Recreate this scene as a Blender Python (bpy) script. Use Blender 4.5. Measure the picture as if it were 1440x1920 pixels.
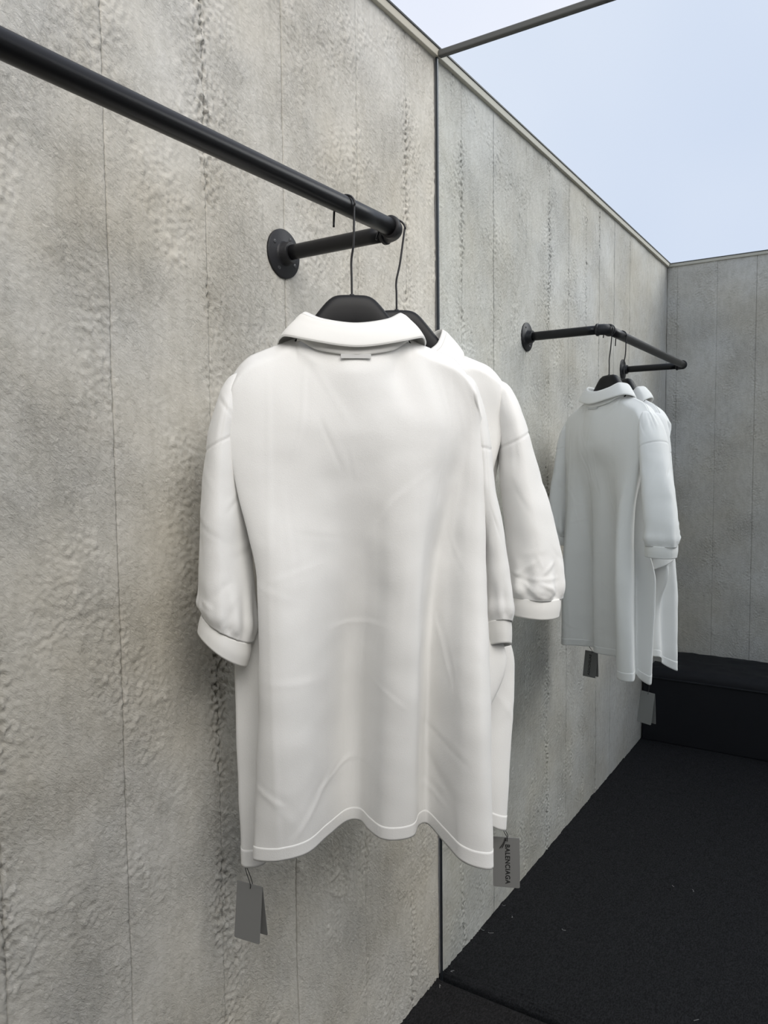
import bpy, bmesh, math, random
import numpy as np
from mathutils import Matrix, Vector, Euler

for o in list(bpy.data.objects):
    bpy.data.objects.remove(o)
SC = bpy.context.scene
COL = SC.collection

# ------------------------------------------------------------------ camera
cam_d = bpy.data.cameras.new('camera')
cam = bpy.data.objects.new('camera', cam_d)
COL.objects.link(cam)
cam_d.sensor_fit = 'VERTICAL'
cam_d.sensor_height = 36.0
cam_d.lens = 1436.4 * 36.0 / 1920.0
cam_d.clip_start = 0.02
PITCH, ROLL, YAW = -0.0658, -0.0099, 0.5718
cam.matrix_world = (Matrix.Translation((0.9581, -1.7438, 1.3918)) @ Matrix.Rotation(YAW, 4, 'Z')
                    @ Matrix.Rotation(math.pi / 2 + PITCH, 4, 'X') @ Matrix.Rotation(ROLL, 4, 'Z'))
SC.camera = cam

# ------------------------------------------------------------------ sky, sun, exposure
world = bpy.data.worlds.new('sky')
SC.world = world
world.use_nodes = True
nt = world.node_tree
nt.nodes.clear()
w_out = nt.nodes.new('ShaderNodeOutputWorld')
w_bg = nt.nodes.new('ShaderNodeBackground')
w_tc = nt.nodes.new('ShaderNodeTexCoord')
w_no = nt.nodes.new('ShaderNodeTexNoise')
w_no.inputs['Scale'].default_value = 1.6
w_no.inputs['Detail'].default_value = 3.0
w_no.inputs['Roughness'].default_value = 0.45
w_cr = nt.nodes.new('ShaderNodeValToRGB')
w_cr.color_ramp.elements[0].position = 0.36
w_cr.color_ramp.elements[0].color = (0.600, 0.652, 0.770, 1)
w_cr.color_ramp.elements[1].position = 0.64
w_cr.color_ramp.elements[1].color = (0.715, 0.742, 0.818, 1)
nt.links.new(w_tc.outputs['Generated'], w_no.inputs['Vector'])
nt.links.new(w_no.outputs['Fac'], w_cr.inputs['Fac'])
nt.links.new(w_cr.outputs['Color'], w_bg.inputs['Color'])
w_bg.inputs['Strength'].default_value = 1.15
nt.links.new(w_bg.outputs[0], w_out.inputs[0])

sun_d = bpy.data.lights.new('sun_offscreen', 'SUN')
sun_d.energy = 2.55
sun_d.angle = math.radians(50)
sun_d.color = (1.0, 0.955, 0.885)
sun = bpy.data.objects.new('sun_offscreen', sun_d)
COL.objects.link(sun)
sun.rotation_euler = Vector((0.62, -0.52, 0.62)).to_track_quat('Z', 'Y').to_euler()

SC.view_settings.view_transform = 'Standard'
SC.view_settings.look = 'None'
SC.view_settings.gamma = 1.0
SC.view_settings.exposure = 0.10
SC.view_settings.use_curve_mapping = False

# ------------------------------------------------------------------ helpers
def tag(o, label=None, cat=None, group=None, kind=None):
    if label: o['label'] = label
    if cat: o['category'] = cat
    if group: o['group'] = group
    if kind: o['kind'] = kind
    return o

def empty(name, loc, rz=0.0):
    o = bpy.data.objects.new(name, None)
    COL.objects.link(o)
    o.location = loc
    o.rotation_euler = (0, 0, rz)
    o.empty_display_size = 0.05
    return o

def mesh_obj(name, verts, faces, mat, parent=None, smooth=True):
    me = bpy.data.meshes.new(name)
    me.from_pydata([tuple(map(float, v)) for v in verts], [], faces)
    me.materials.append(mat)
    if smooth:
        me.polygons.foreach_set('use_smooth', [True] * len(me.polygons))
    me.update()
    o = bpy.data.objects.new(name, me)
    COL.objects.link(o)
    if parent: o.parent = parent
    return o

def grid_obj(name, P, mat, parent=None, wrap=False, smooth=True, flip=False):
    """P: (rows, cols, 3) array -> quad grid mesh; wrap closes the columns."""
    nr, nc = P.shape[:2]
    me = bpy.data.meshes.new(name)
    idx = np.arange(nr * nc).reshape(nr, nc)
    if wrap:
        idx = np.concatenate([idx, idx[:, :1]], 1)
    a, b, c, d = idx[:-1, :-1], idx[:-1, 1:], idx[1:, 1:], idx[1:, :-1]
    q = np.stack([a, d, c, b] if flip else [a, b, c, d], -1).reshape(-1, 4)
    me.vertices.add(nr * nc)
    me.vertices.foreach_set('co', P.reshape(-1).astype(np.float32))
    me.loops.add(q.size)
    me.loops.foreach_set('vertex_index', q.reshape(-1).astype(np.int32))
    me.polygons.add(len(q))
    me.polygons.foreach_set('loop_start', np.arange(0, q.size, 4, dtype=np.int32))
    me.polygons.foreach_set('use_smooth', np.full(len(q), smooth))
    me.update(calc_edges=True)
    me.validate()
    me.materials.append(mat)
    o = bpy.data.objects.new(name, me)
    COL.objects.link(o)
    if parent: o.parent = parent
    return o

def box_obj(name, lo, hi, mat, parent=None, bevel=0.0, segs=2):
    bm = bmesh.new()
    bmesh.ops.create_cube(bm, size=1.0)
    for v in bm.verts:
        v.co = Vector([(lo[i] + hi[i]) / 2 + v.co[i] * (hi[i] - lo[i]) for i in range(3)])
    if bevel:
        bmesh.ops.bevel(bm, geom=bm.edges[:], offset=bevel, segments=segs, profile=0.5, affect='EDGES')
    me = bpy.data.meshes.new(name)
    bm.to_mesh(me); bm.free()
    me.materials.append(mat)
    o = bpy.data.objects.new(name, me)
    COL.objects.link(o)
    if parent: o.parent = parent
    return o

def tube_path(name, pts, rad, mat, parent=None, seg=16, cap=True):
    """round tube along a polyline; rad a number or one per point."""
    P = np.array(pts, float)
    n = len(P)
    r = np.full(n, rad) if np.isscalar(rad) else np.array(rad, float)
    T = np.gradient(P, axis=0)
    T /= np.linalg.norm(T, axis=1)[:, None] + 1e-12
    ref = np.array([0, 0, 1.0]) if abs(T[0][2]) < 0.9 else np.array([1.0, 0, 0])
    N = np.cross(T[0], ref); N /= np.linalg.norm(N)
    verts = []
    for i in range(n):
        N = N - T[i] * (N @ T[i]); N /= np.linalg.norm(N)
        B = np.cross(T[i], N)
        for k in range(seg):
            a = 2 * math.pi * k / seg
            verts.append(P[i] + r[i] * (math.cos(a) * N + math.sin(a) * B))
    faces = []
    for i in range(n - 1):
        for k in range(seg):
            k2 = (k + 1) % seg
            faces.append((i * seg + k, i * seg + k2, (i + 1) * seg + k2, (i + 1) * seg + k))
    if cap:
        faces.append(tuple(reversed(range(seg))))
        faces.append(tuple((n - 1) * seg + k for k in range(seg)))
    return mesh_obj(name, verts, faces, mat, parent)

def lathe(name, origin, axis, prof, mat, parent=None, seg=32):
    """prof: list of (distance along axis, radius)."""
    ax = np.array(axis, float); ax /= np.linalg.norm(ax)
    ref = np.array([0, 0, 1.0]) if abs(ax[2]) < 0.9 else np.array([1.0, 0, 0])
    N = np.cross(ax, ref); N /= np.linalg.norm(N); B = np.cross(ax, N)
    O = np.array(origin, float)
    verts, faces = [], []
    for (d, r) in prof:
        for k in range(seg):
            a = 2 * math.pi * k / seg
            verts.append(O + ax * d + max(r, 1e-5) * (math.cos(a) * N + math.sin(a) * B))
    for i in range(len(prof) - 1):
        for k in range(seg):
            k2 = (k + 1) % seg
            faces.append((i * seg + k, i * seg + k2, (i + 1) * seg + k2, (i + 1) * seg + k))
    faces.append(tuple(reversed(range(seg))))
    faces.append(tuple((len(prof) - 1) * seg + k for k in range(seg)))
    o = mesh_obj(name, verts, faces, mat, parent)
    return sharp(o)

def sharp(o, deg=40):
    me = o.data
    bm = bmesh.new(); bm.from_mesh(me)
    for e in bm.edges:
        if len(e.link_faces) == 2 and e.calc_face_angle(0) > math.radians(deg):
            e.smooth = False
    bm.to_mesh(me); bm.free()
    return o

def crom(P, n, closed=False):
    """Catmull-Rom through rows of P, resampled to n points evenly by arc length."""
    P = np.array(P, float)
    if closed:
        Q = np.concatenate([P[-1:], P, P[:2]])
        m = len(P)
    else:
        Q = np.concatenate([2 * P[:1] - P[1:2], P, 2 * P[-1:] - P[-2:-1]])
        m = len(P) - 1
    out = []
    K = 24
    for i in range(m):
        p0, p1, p2, p3 = Q[i], Q[i + 1], Q[i + 2], Q[i + 3]
        for k in range(K):
            t = k / K
            out.append(0.5 * (2 * p1 + (p2 - p0) * t + (2 * p0 - 5 * p1 + 4 * p2 - p3) * t * t
                              + (3 * p1 - p0 - 3 * p2 + p3) * t ** 3))
    out.append(P[0] if closed else P[-1])
    out = np.array(out)
    if n is None:
        return out
    s = np.concatenate([[0], np.cumsum(np.linalg.norm(np.diff(out, axis=0), axis=1))])
    q = np.linspace(0, s[-1], n + 1)[:-1] if closed else np.linspace(0, s[-1], n)
    return np.stack([np.interp(q, s, out[:, j]) for j in range(out.shape[1])], 1)

def pchip(x, Y, xq):
    """monotone cubic along axis 0: x (k), Y (k, ...), xq (m)."""
    x = np.array(x, float); Y = np.array(Y, float)
    sh = Y.shape[1:]
    Y = Y.reshape(len(x), -1)
    h = np.diff(x)[:, None]
    d = np.diff(Y, axis=0) / h
    m = np.zeros_like(Y)
    m[0], m[-1] = d[0], d[-1]
    for i in range(1, len(x) - 1):
        w1 = 2 * h[i] + h[i - 1]; w2 = h[i] + 2 * h[i - 1]
        ok = d[i - 1] * d[i] > 0
        den = np.where(ok, w1 / np.where(d[i - 1] == 0, 1, d[i - 1]) + w2 / np.where(d[i] == 0, 1, d[i]), 1)
        m[i] = np.where(ok, (w1 + w2) / den, 0)
    xq = np.array(xq, float)
    j = np.clip(np.searchsorted(x, xq) - 1, 0, len(x) - 2)
    hh = h[j]; t = ((xq - x[j])[:, None]) / hh
    r = ((1 + 2 * t) * (1 - t) ** 2 * Y[j] + t * (1 - t) ** 2 * hh * m[j]
         + t * t * (3 - 2 * t) * Y[j + 1] + t * t * (t - 1) * hh * m[j + 1])
    return r.reshape((len(xq),) + sh)

def sstep(a, b, x):
    t = np.clip((x - a) / (b - a), 0, 1)
    return t * t * (3 - 2 * t)

# ------------------------------------------------------------------ materials
def new_mat(name):
    m = bpy.data.materials.new(name)
    m.use_nodes = True
    return m, m.node_tree, m.node_tree.nodes['Principled BSDF']

def simple(name, col, rough=0.5, metal=0.0, spec=0.5, bump=0.0, bscale=200.0, var=0.0):
    m, t, b = new_mat(name)
    b.inputs['Base Color'].default_value = (*col, 1)
    b.inputs['Roughness'].default_value = rough
    b.inputs['Metallic'].default_value = metal
    b.inputs['Specular IOR Level'].default_value = spec
    tc = t.nodes.new('ShaderNodeTexCoord')
    no = t.nodes.new('ShaderNodeTexNoise')
    no.inputs['Scale'].default_value = bscale
    no.inputs['Detail'].default_value = 4
    t.links.new(tc.outputs['Object'], no.inputs['Vector'])
    if var:
        mx = t.nodes.new('ShaderNodeMix'); mx.data_type = 'RGBA'
        mx.inputs['A'].default_value = (*[c * (1 - var) for c in col], 1)
        mx.inputs['B'].default_value = (*[min(1, c * (1 + var)) for c in col], 1)
        mo = t.nodes.new('ShaderNodeTexNoise')
        mo.inputs['Scale'].default_value = 14.0
        t.links.new(tc.outputs['Object'], mo.inputs['Vector'])
        t.links.new(mo.outputs['Fac'], mx.inputs['Factor'])
        t.links.new(mx.outputs['Result'], b.inputs['Base Color'])
    if bump:
        bp = t.nodes.new('ShaderNodeBump')
        bp.inputs['Strength'].default_value = bump
        bp.inputs['Distance'].default_value = 0.001
        t.links.new(no.outputs['Fac'], bp.inputs['Height'])
        t.links.new(bp.outputs['Normal'], b.inputs['Normal'])
    return m

def concrete_mat():
    m, t, b = new_mat('board_marked_concrete')
    b.inputs['Roughness'].default_value = 0.9
    b.inputs['Specular IOR Level'].default_value = 0.25
    tc = t.nodes.new('ShaderNodeTexCoord')
    def noise(scale, detail, rough, dist=0.0, stretch=None):
        n = t.nodes.new('ShaderNodeTexNoise')
        n.inputs['Scale'].default_value = scale
        n.inputs['Detail'].default_value = detail
        n.inputs['Roughness'].default_value = rough
        n.inputs['Distortion'].default_value = dist
        if stretch:
            mp = t.nodes.new('ShaderNodeMapping')
            mp.inputs['Scale'].default_value = stretch
            t.links.new(tc.outputs['Object'], mp.inputs['Vector'])
            t.links.new(mp.outputs[0], n.inputs['Vector'])
        else:
            t.links.new(tc.outputs['Object'], n.inputs['Vector'])
        return n
    n1 = noise(2.1, 5, 0.55)
    cr = t.nodes.new('ShaderNodeValToRGB')
    cr.color_ramp.elements[0].position = 0.34
    cr.color_ramp.elements[0].color = (0.582, 0.545, 0.466, 1)
    cr.color_ramp.elements[1].position = 0.66
    cr.color_ramp.elements[1].color = (0.670, 0.658, 0.618, 1)
    t.links.new(n1.outputs['Fac'], cr.inputs['Fac'])
    n2 = noise(60, 6, 0.6, 0.3, (1, 1, 0.45))
    cr2 = t.nodes.new('ShaderNodeValToRGB')
    cr2.color_ramp.elements[0].position = 0.28
    cr2.color_ramp.elements[0].color = (0.84, 0.84, 0.83, 1)
    cr2.color_ramp.elements[1].position = 0.58
    cr2.color_ramp.elements[1].color = (1, 1, 1, 1)
    t.links.new(n2.outputs['Fac'], cr2.inputs['Fac'])
    mx = t.nodes.new('ShaderNodeMix'); mx.data_type = 'RGBA'; mx.blend_type = 'MULTIPLY'
    mx.inputs['Factor'].default_value = 1.0
    t.links.new(cr.outputs[0], mx.inputs['A'])
    t.links.new(cr2.outputs[0], mx.inputs['B'])
    t.links.new(mx.outputs['Result'], b.inputs['Base Color'])
    n3 = noise(190, 7, 0.70, 0.5)
    m1 = t.nodes.new('ShaderNodeMapping'); m1.inputs['Rotation'].default_value = (0.8, 0, 0)
    m2 = t.nodes.new('ShaderNodeMapping'); m2.inputs['Scale'].default_value = (1, 0.5, 1)
    t.links.new(tc.outputs['Object'], m1.inputs['Vector'])
    t.links.new(m1.outputs[0], m2.inputs['Vector'])
    t.links.new(m2.outputs[0], n3.inputs['Vector'])
    n4 = noise(5.0, 3, 0.5)
    mr = t.nodes.new('ShaderNodeMapRange')
    mr.inputs['From Min'].default_value = 0.35; mr.inputs['From Max'].default_value = 0.65
    mr.inputs['To Min'].default_value = 0.45; mr.inputs['To Max'].default_value = 1.0
    t.links.new(n4.outputs['Fac'], mr.inputs['Value'])
    bp = t.nodes.new('ShaderNodeBump')
    bp.inputs['Distance'].default_value = 0.0066
    t.links.new(mr.outputs[0], bp.inputs['Strength'])
    t.links.new(n3.outputs['Fac'], bp.inputs['Height'])
    t.links.new(bp.outputs['Normal'], b.inputs['Normal'])
    return m

def carpet_mat():
    m, t, b = new_mat('charcoal_carpet')
    b.inputs['Roughness'].default_value = 1.0
    b.inputs['Specular IOR Level'].default_value = 0.1
    tc = t.nodes.new('ShaderNodeTexCoord')
    mp = t.nodes.new('ShaderNodeMapping')
    mp.inputs['Scale'].default_value = (1.0, 0.45, 1.0)
    mp.inputs['Rotation'].default_value = (0, 0, 0.12)
    n = t.nodes.new('ShaderNodeTexNoise')
    n.inputs['Scale'].default_value = 420
    n.inputs['Detail'].default_value = 4
    n.inputs['Roughness'].default_value = 0.65
    t.links.new(tc.outputs['Object'], mp.inputs['Vector'])
    t.links.new(mp.outputs[0], n.inputs['Vector'])
    cr = t.nodes.new('ShaderNodeValToRGB')
    cr.color_ramp.elements[0].position = 0.38
    cr.color_ramp.elements[0].color = (0.013, 0.013, 0.014, 1)
    cr.color_ramp.elements[1].position = 0.68
    cr.color_ramp.elements[1].color = (0.032, 0.032, 0.034, 1)
    yarn = t.nodes.new('ShaderNodeTexNoise')
    yarn.noise_dimensions = '4D'
    yarn.inputs['W'].default_value = 7.3
    yarn.inputs['Scale'].default_value = 310
    yarn.inputs['Detail'].default_value = 3
    t.links.new(mp.outputs[0], yarn.inputs['Vector'])
    t.links.new(yarn.outputs['Fac'], cr.inputs['Fac'])
    t.links.new(cr.outputs[0], b.inputs['Base Color'])
    bp = t.nodes.new('ShaderNodeBump')
    bp.inputs['Strength'].default_value = 0.9
    bp.inputs['Distance'].default_value = 0.003
    t.links.new(n.outputs['Fac'], bp.inputs['Height'])
    t.links.new(bp.outputs['Normal'], b.inputs['Normal'])
    return m

def cotton_mat(name, col, scale=1500, strength=0.22, rib=False):
    m, t, b = new_mat(name)
    b.inputs['Base Color'].default_value = (*col, 1)
    b.inputs['Roughness'].default_value = 0.92
    b.inputs['Specular IOR Level'].default_value = 0.15
    b.inputs['Sheen Weight'].default_value = 0.08
    tc = t.nodes.new('ShaderNodeTexCoord')
    if rib:
        w = t.nodes.new('ShaderNodeTexWave')
        w.inputs['Scale'].default_value = 420
        w.inputs['Distortion'].default_value = 0.6
        src = w.outputs['Fac']
        t.links.new(tc.outputs['Object'], w.inputs['Vector'])
    else:
        v = t.nodes.new('ShaderNodeTexVoronoi')
        v.inputs['Scale'].default_value = scale * 0.45
        src = v.outputs['Distance']
        t.links.new(tc.outputs['Object'], v.inputs['Vector'])
    n = t.nodes.new('ShaderNodeTexNoise')
    n.inputs['Scale'].default_value = 45
    n.inputs['Detail'].default_value = 5
    t.links.new(tc.outputs['Object'], n.inputs['Vector'])
    b1 = t.nodes.new('ShaderNodeBump')
    b1.inputs['Strength'].default_value = 0.12
    b1.inputs['Distance'].default_value = 0.002
    t.links.new(n.outputs['Fac'], b1.inputs['Height'])
    b2 = t.nodes.new('ShaderNodeBump')
    b2.inputs['Strength'].default_value = strength
    b2.inputs['Distance'].default_value = 0.0006
    t.links.new(src, b2.inputs['Height'])
    t.links.new(b1.outputs['Normal'], b2.inputs['Normal'])
    t.links.new(b2.outputs['Normal'], b.inputs['Normal'])
    return m

M_CONC = concrete_mat()
M_CARPET = carpet_mat()
M_COTTON = cotton_mat('white_pique_cotton', (0.825, 0.820, 0.802))
M_RIB = cotton_mat('white_rib_knit', (0.82, 0.812, 0.785), rib=True, strength=0.16)
M_HEM = cotton_mat('white_hem_cotton', (0.825, 0.820, 0.802))
M_NECK_PATCH = simple('grey_neck_patch', (0.62, 0.62, 0.61), 0.9, bump=0.2, bscale=900)
M_PIPE = simple('black_coated_steel', (0.007, 0.007, 0.008), 0.36, 0.0, 0.35, bump=0.06, bscale=700)
M_FLANGE = simple('black_cast_iron', (0.012, 0.012, 0.014), 0.5, 0.0, 0.4, bump=0.35, bscale=420)
M_HANGER = simple('matt_black_hanger', (0.005, 0.005, 0.006), 0.48, 0.0, 0.3, bump=0.05, bscale=300)
M_WIRE = simple('black_wire', (0.018, 0.018, 0.020), 0.35, 0.3, 0.5)
M_CARD = simple('grey_tag_card', (0.195, 0.196, 0.191), 0.75, bump=0.05, bscale=600)
M_INK = simple('black_print', (0.012, 0.012, 0.012), 0.6)
M_CORD = simple('black_cord', (0.012, 0.012, 0.012), 0.8)
M_BENCH = simple('black_bench_cloth', (0.011, 0.0115, 0.014), 0.72, spec=0.28, bump=0.2, bscale=260)
M_CUSH = simple('black_cushion_cloth', (0.011, 0.0115, 0.014), 0.72, spec=0.28, bump=0.25, bscale=180)
M_CAP = simple('beige_cap_board', (0.50, 0.475, 0.40), 0.7, bump=0.1, bscale=120, var=0.06)
M_EDGE = simple('dark_edge_strip', (0.085, 0.088, 0.085), 0.5, 0.3)
M_RAIL = simple('dark_grey_metal', (0.090, 0.090, 0.082), 0.55, 0.2, bump=0.2, bscale=160, var=0.1)
M_FRAME = simple('dark_mirror_edge', (0.030, 0.036, 0.044), 0.35, 0.5)
M_LINT = simple('pale_lint', (0.40, 0.40, 0.39), 0.9)
M_SCREW = simple('dark_screw', (0.05, 0.05, 0.052), 0.4, 0.6)
M_BUTTON = simple('white_button', (0.80, 0.79, 0.76), 0.3)
M_MIRROR, _t, _b = new_mat('silvered_mirror')
_b.inputs['Base Color'].default_value = (0.86, 0.905, 0.935, 1)
_b.inputs['Metallic'].default_value = 1.0
_b.inputs['Roughness'].default_value = 0.0

# ------------------------------------------------------------------ the setting
H = 2.40
YB = -2.53          # back wall
XR = 3.80           # opposite wall

def fft_noise(shape, lo, hi, res, seed, stretch=(1.0, 1.0), angle=0.0):
    """band-limited noise, unit deviation; wavelengths lo..hi in metres; stretch >1 lengthens the grain."""
    rng = np.random.default_rng(seed)
    f0 = np.fft.fftfreq(shape[0], res)[:, None]
    f1 = np.fft.rfftfreq(shape[1], res)[None, :]
    ca, sa = math.cos(angle), math.sin(angle)
    g0 = (f0 * ca + f1 * sa) * stretch[0]
    g1 = (-f0 * sa + f1 * ca) * stretch[1]
    f = np.sqrt(g0 ** 2 + g1 ** 2)
    c = math.sqrt(1.0 / (lo * hi)); w = math.log(hi / lo) / 2
    amp = np.exp(-0.5 * (np.log(np.maximum(f, 1e-6) / c) / w) ** 2) / np.maximum(f, 1e-3)
    spec = np.fft.rfft2(rng.standard_normal(shape)) * amp
    n = np.fft.irfft2(spec, s=shape)
    return n / n.std()

def relief(width, edges, seed, res):
    """height field (ny, nz) of a board-marked plaster wall; edges: (position, roughness, crack depth)."""
    ny = int(round(width / res)) + 1
    nz = int(round(H / res)) + 1
    sh = (ny, nz)
    y = (np.arange(ny) * res)[:, None]
    z = (np.arange(nz) * res)[None, :]
    fine = fft_noise(sh, 0.008, 0.016, res, seed + 1, (1, 1.2), 0.35)
    mid = fft_noise(sh, 0.018, 0.05, res, seed + 2, (1, 1.5), 0.3)
    big = fft_noise(sh, 0.12, 0.5, res, seed + 3)
    patch = sstep(-0.2, 1.4, fft_noise(sh, 0.10, 0.35, res, seed + 4, (1, 1.8)))
    strokes = fft_noise(sh, 0.008, 0.016, res, seed + 5, (1, 5), 0.9)
    smask = sstep(0.5, 1.5, fft_noise(sh, 0.12, 0.3, res, seed + 6)) * sstep(1.3, 0.9, z)
    pit = fft_noise(sh, 0.007, 0.014, res, seed + 7, (1, 1.6))
    pitmod = fft_noise(sh, 0.05, 0.2, res, seed + 8, (1, 3))
    wob = fft_noise(sh, 0.02, 0.08, res, seed + 9, (1, 2)) * 0.004
    h = 0.00042 * fine * (0.40 + 0.9 * patch) + 0.00026 * mid * (0.4 + 0.8 * patch) + 0.0005 * big
    h += 0.00030 * strokes * smask
    h += 0.00055 * patch * np.abs(mid)
    h -= 0.0008 * np.clip(pit - 2.0, 0, 1.2) * (0.3 + patch)
    for (e, rough, crack) in edges:
        d = np.abs(y - e + wob * 0.6)
        zone = np.exp(-(d / 0.016) ** 2) * rough * (0.55 + 0.45 * np.tanh(1.6 * pitmod))
        h += zone * (0.0012 * np.abs(mid) - 0.0034 * np.clip(pit - 0.1, 0, 1.6) + 0.0008 * fine)
        zone2 = np.exp(-((y - e + 0.035) / 0.045) ** 2) * rough * 0.55
        h += zone2 * (0.0009 * np.abs(fine) - 0.0020 * np.clip(pit - 0.5, 0, 1.6)) * (0.5 + 0.5 * np.tanh(pitmod))
        h -= crack * 0.0014 * np.exp(-((y - e) / 0.0035) ** 2) * (0.65 + 0.35 * np.tanh(2 * pitmod))
    return h, ny, nz

def build_wall(name, seed, edges, place, width, fine_to=0.0):
    """edges: list of board joints along the wall from 0 to width; place(s, z, h) -> xyz arrays."""
    rng = random.Random(seed)
    parent = None
    res = 0.003 if fine_to > 0 else 0.006
    h, ny, nz = relief(width, edges, seed, res)
    joints = [0.0] + [e[0] for e in edges] + [width]
    cr_ = [0.3] + [e[2] for e in edges] + [0.3]
    parts = []
    for i in range(len(joints) - 1):
        a, b = joints[i], joints[i + 1]
        step = 1 if (fine_to > 0 and a < fine_to) else (2 if fine_to > 0 else 1)
        i0 = int(round(a / res)); i1 = min(int(round(b / res)), ny - 1)
        ys = list(range(i0, i1 + 1, step))
        if ys[-1] != i1: ys.append(i1)
        ys = np.array(ys)
        zs = np.arange(0, nz, step)
        off = rng.uniform(-0.0012, 0.0012)
        hh = h[ys][:, zs] + off
        s = ys * res
        s = s.astype(float)
        s[0] += 0.0001 + 0.0005 * cr_[i]; s[-1] -= 0.0001 + 0.0005 * cr_[i + 1]
        S, Z = np.meshgrid(s, zs * res, indexing='ij')
        # rim rows turned back into the joint
        S = np.concatenate([S[:1], S, S[-1:]]); Z = np.concatenate([Z[:1], Z, Z[-1:]])
        hh = np.concatenate([np.full_like(hh[:1], -0.012), hh, np.full_like(hh[:1], -0.012)])
        parts.append(place(S, Z, hh))
    return parts

left_edges = [(0.140, 1.0, 0.0), (0.345, 0.35, 0.7), (0.590, 0.15, 0.9), (0.795, 1.25, 0.0), (0.993, 0.25, 1.0),
              (1.195, 0.9, 0.3), (1.355, 0.9, 0.2), (1.560, 0.2, 0.9), (1.800, 0.6, 0.3), (2.10, 0.5, 0.4), (2.400, 0.2, 1.0)]
wall_left = box_obj('wall_left', (-0.10, YB - 0.02, 0.0), (-0.0065, 0.10, H), M_CONC)
tag(wall_left, 'pale board-marked concrete wall carrying the black clothes rail', None, None, 'structure')
for P in build_wall('wall_left', 11, left_edges, lambda S, Z, h: np.stack([h, -0.003 - S, Z], -1), -YB - 0.003, 1.15):
    grid_obj('panel', P, M_CONC, wall_left, flip=True)

back_edges = [(0.050, 0.6, 0.4), (0.245, 0.15, 0.3), (0.428, 0.3, 1.0), (0.64, 0.8, 0.3), (0.85, 0.3, 0.9),
              (1.06, 0.6, 0.4), (1.28, 0.3, 0.8), (1.50, 0.8, 0.3), (1.70, 0.3, 0.9), (1.92, 0.4, 0.5), (2.12, 0.3, 0.7), (2.34, 0.5, 0.4), (2.55, 0.3, 0.8), (2.78, 0.5, 0.5)]
wall_back = box_obj('wall_back', (-0.0065, YB - 0.10, 0.0), (XR, YB - 0.0065, H), M_CONC)
tag(wall_back, 'grey board-marked concrete wall behind the black bench, seen in the mirror', None, None, 'structure')
for P in build_wall('wall_back', 47, back_edges, lambda S, Z, h: np.stack([S, YB + h, Z], -1), XR, 0.62):
    grid_obj('panel', P, M_CONC, wall_back)

wall_right = box_obj('wall_right', (XR, YB - 0.10, 0.0), (XR + 0.10, 0.10, H), M_CONC)
tag(wall_right, 'pale concrete wall facing the clothes rail', None, None, 'structure')

# carpet
def build_floor():
    nx, ny = 361, 256
    xs = np.linspace(-0.008, XR, nx); ys = np.concatenate([np.linspace(YB, -0.07, ny - 45), np.linspace(-0.068, 0.02, 45)])
    X, Y = np.meshgrid(xs, ys, indexing='ij')
    n = fft_noise(X.shape, 0.03, 0.12, 0.01, 5)
    Z = -0.0012 + 0.0007 * n
    Z -= 0.016 * np.exp(-((Y + 0.001) / (0.0055 + 0.0012 * n)) ** 2)
    Z += 0.0030 * np.exp(-((Y + 0.022) / 0.010) ** 2) * (0.8 + 0.3 * n)
    Z += 0.003 * np.exp(-(X / 0.014) ** 2) * (0.6 + 0.4 * n)
    return grid_obj('floor', np.stack([X, Y, Z], -1), M_CARPET)
floor = tag(build_floor(), 'dark charcoal carpet with a short looped pile', None, None, 'structure')

# cap boards along the wall tops
def trim(name, lo, hi, lo2, hi2, label):
    t = box_obj(name, lo, hi, M_CAP, None, 0.0015)
    tag(t, label, None, None, 'structure')
    box_obj('edge_strip', lo2, hi2, M_EDGE, t, 0.0008)
    return t
trim('trim_1', (-0.10, YB - 0.10, H - 0.004), (0.012, 0.10, H + 0.016), (-0.102, YB - 0.102, H + 0.015), (0.0145, 0.10, H + 0.020),
     'beige cap board with a dark edge along the top of the rail wall')
trim('trim_2', (0.0125, YB - 0.10, H - 0.004), (XR, YB + 0.008, H + 0.011), (0.015, YB - 0.102, H + 0.011), (XR, YB + 0.010, H + 0.015),
     'beige cap board along the top of the wall behind the bench')
trim('trim_3', (XR - 0.012, YB + 0.02, H - 0.004), (XR + 0.10, 0.10, H + 0.016), (XR - 0.0145, YB + 0.02, H + 0.015), (XR + 0.102, 0.10, H + 0.020),
     'beige cap board along the top of the wall facing the rail')

# mirror wall
mir = empty('wall_mirror', (1.15, 0.0, 0.0))
tag(mir, 'wall-sized frameless mirror with a dark metal top rail, reflecting shirts and bench', 'mirror')
def mpart(name, lo, hi, mat, bevel=0.0):
    o = box_obj(name, [lo[0] - 1.15, lo[1], lo[2]], [hi[0] - 1.15, hi[1], hi[2]], mat, mir, bevel)
    return o
mpart('glass', (0.004, 0.0, -0.03), (XR - 0.002, 0.006, H - 0.004), M_MIRROR)
mpart('backing_board', (0.004, 0.0062, -0.03), (XR - 0.002, 0.022, H - 0.004), M_FRAME)
mpart('side_edge', (0.0035, -0.0035, -0.02), (0.0085, 0.006, H - 0.004), M_FRAME, 0.0006)
mpart('top_rail', (0.013, -0.008, H - 0.006), (XR - 0.015, 0.024, H + 0.010), M_RAIL, 0.003)

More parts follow.
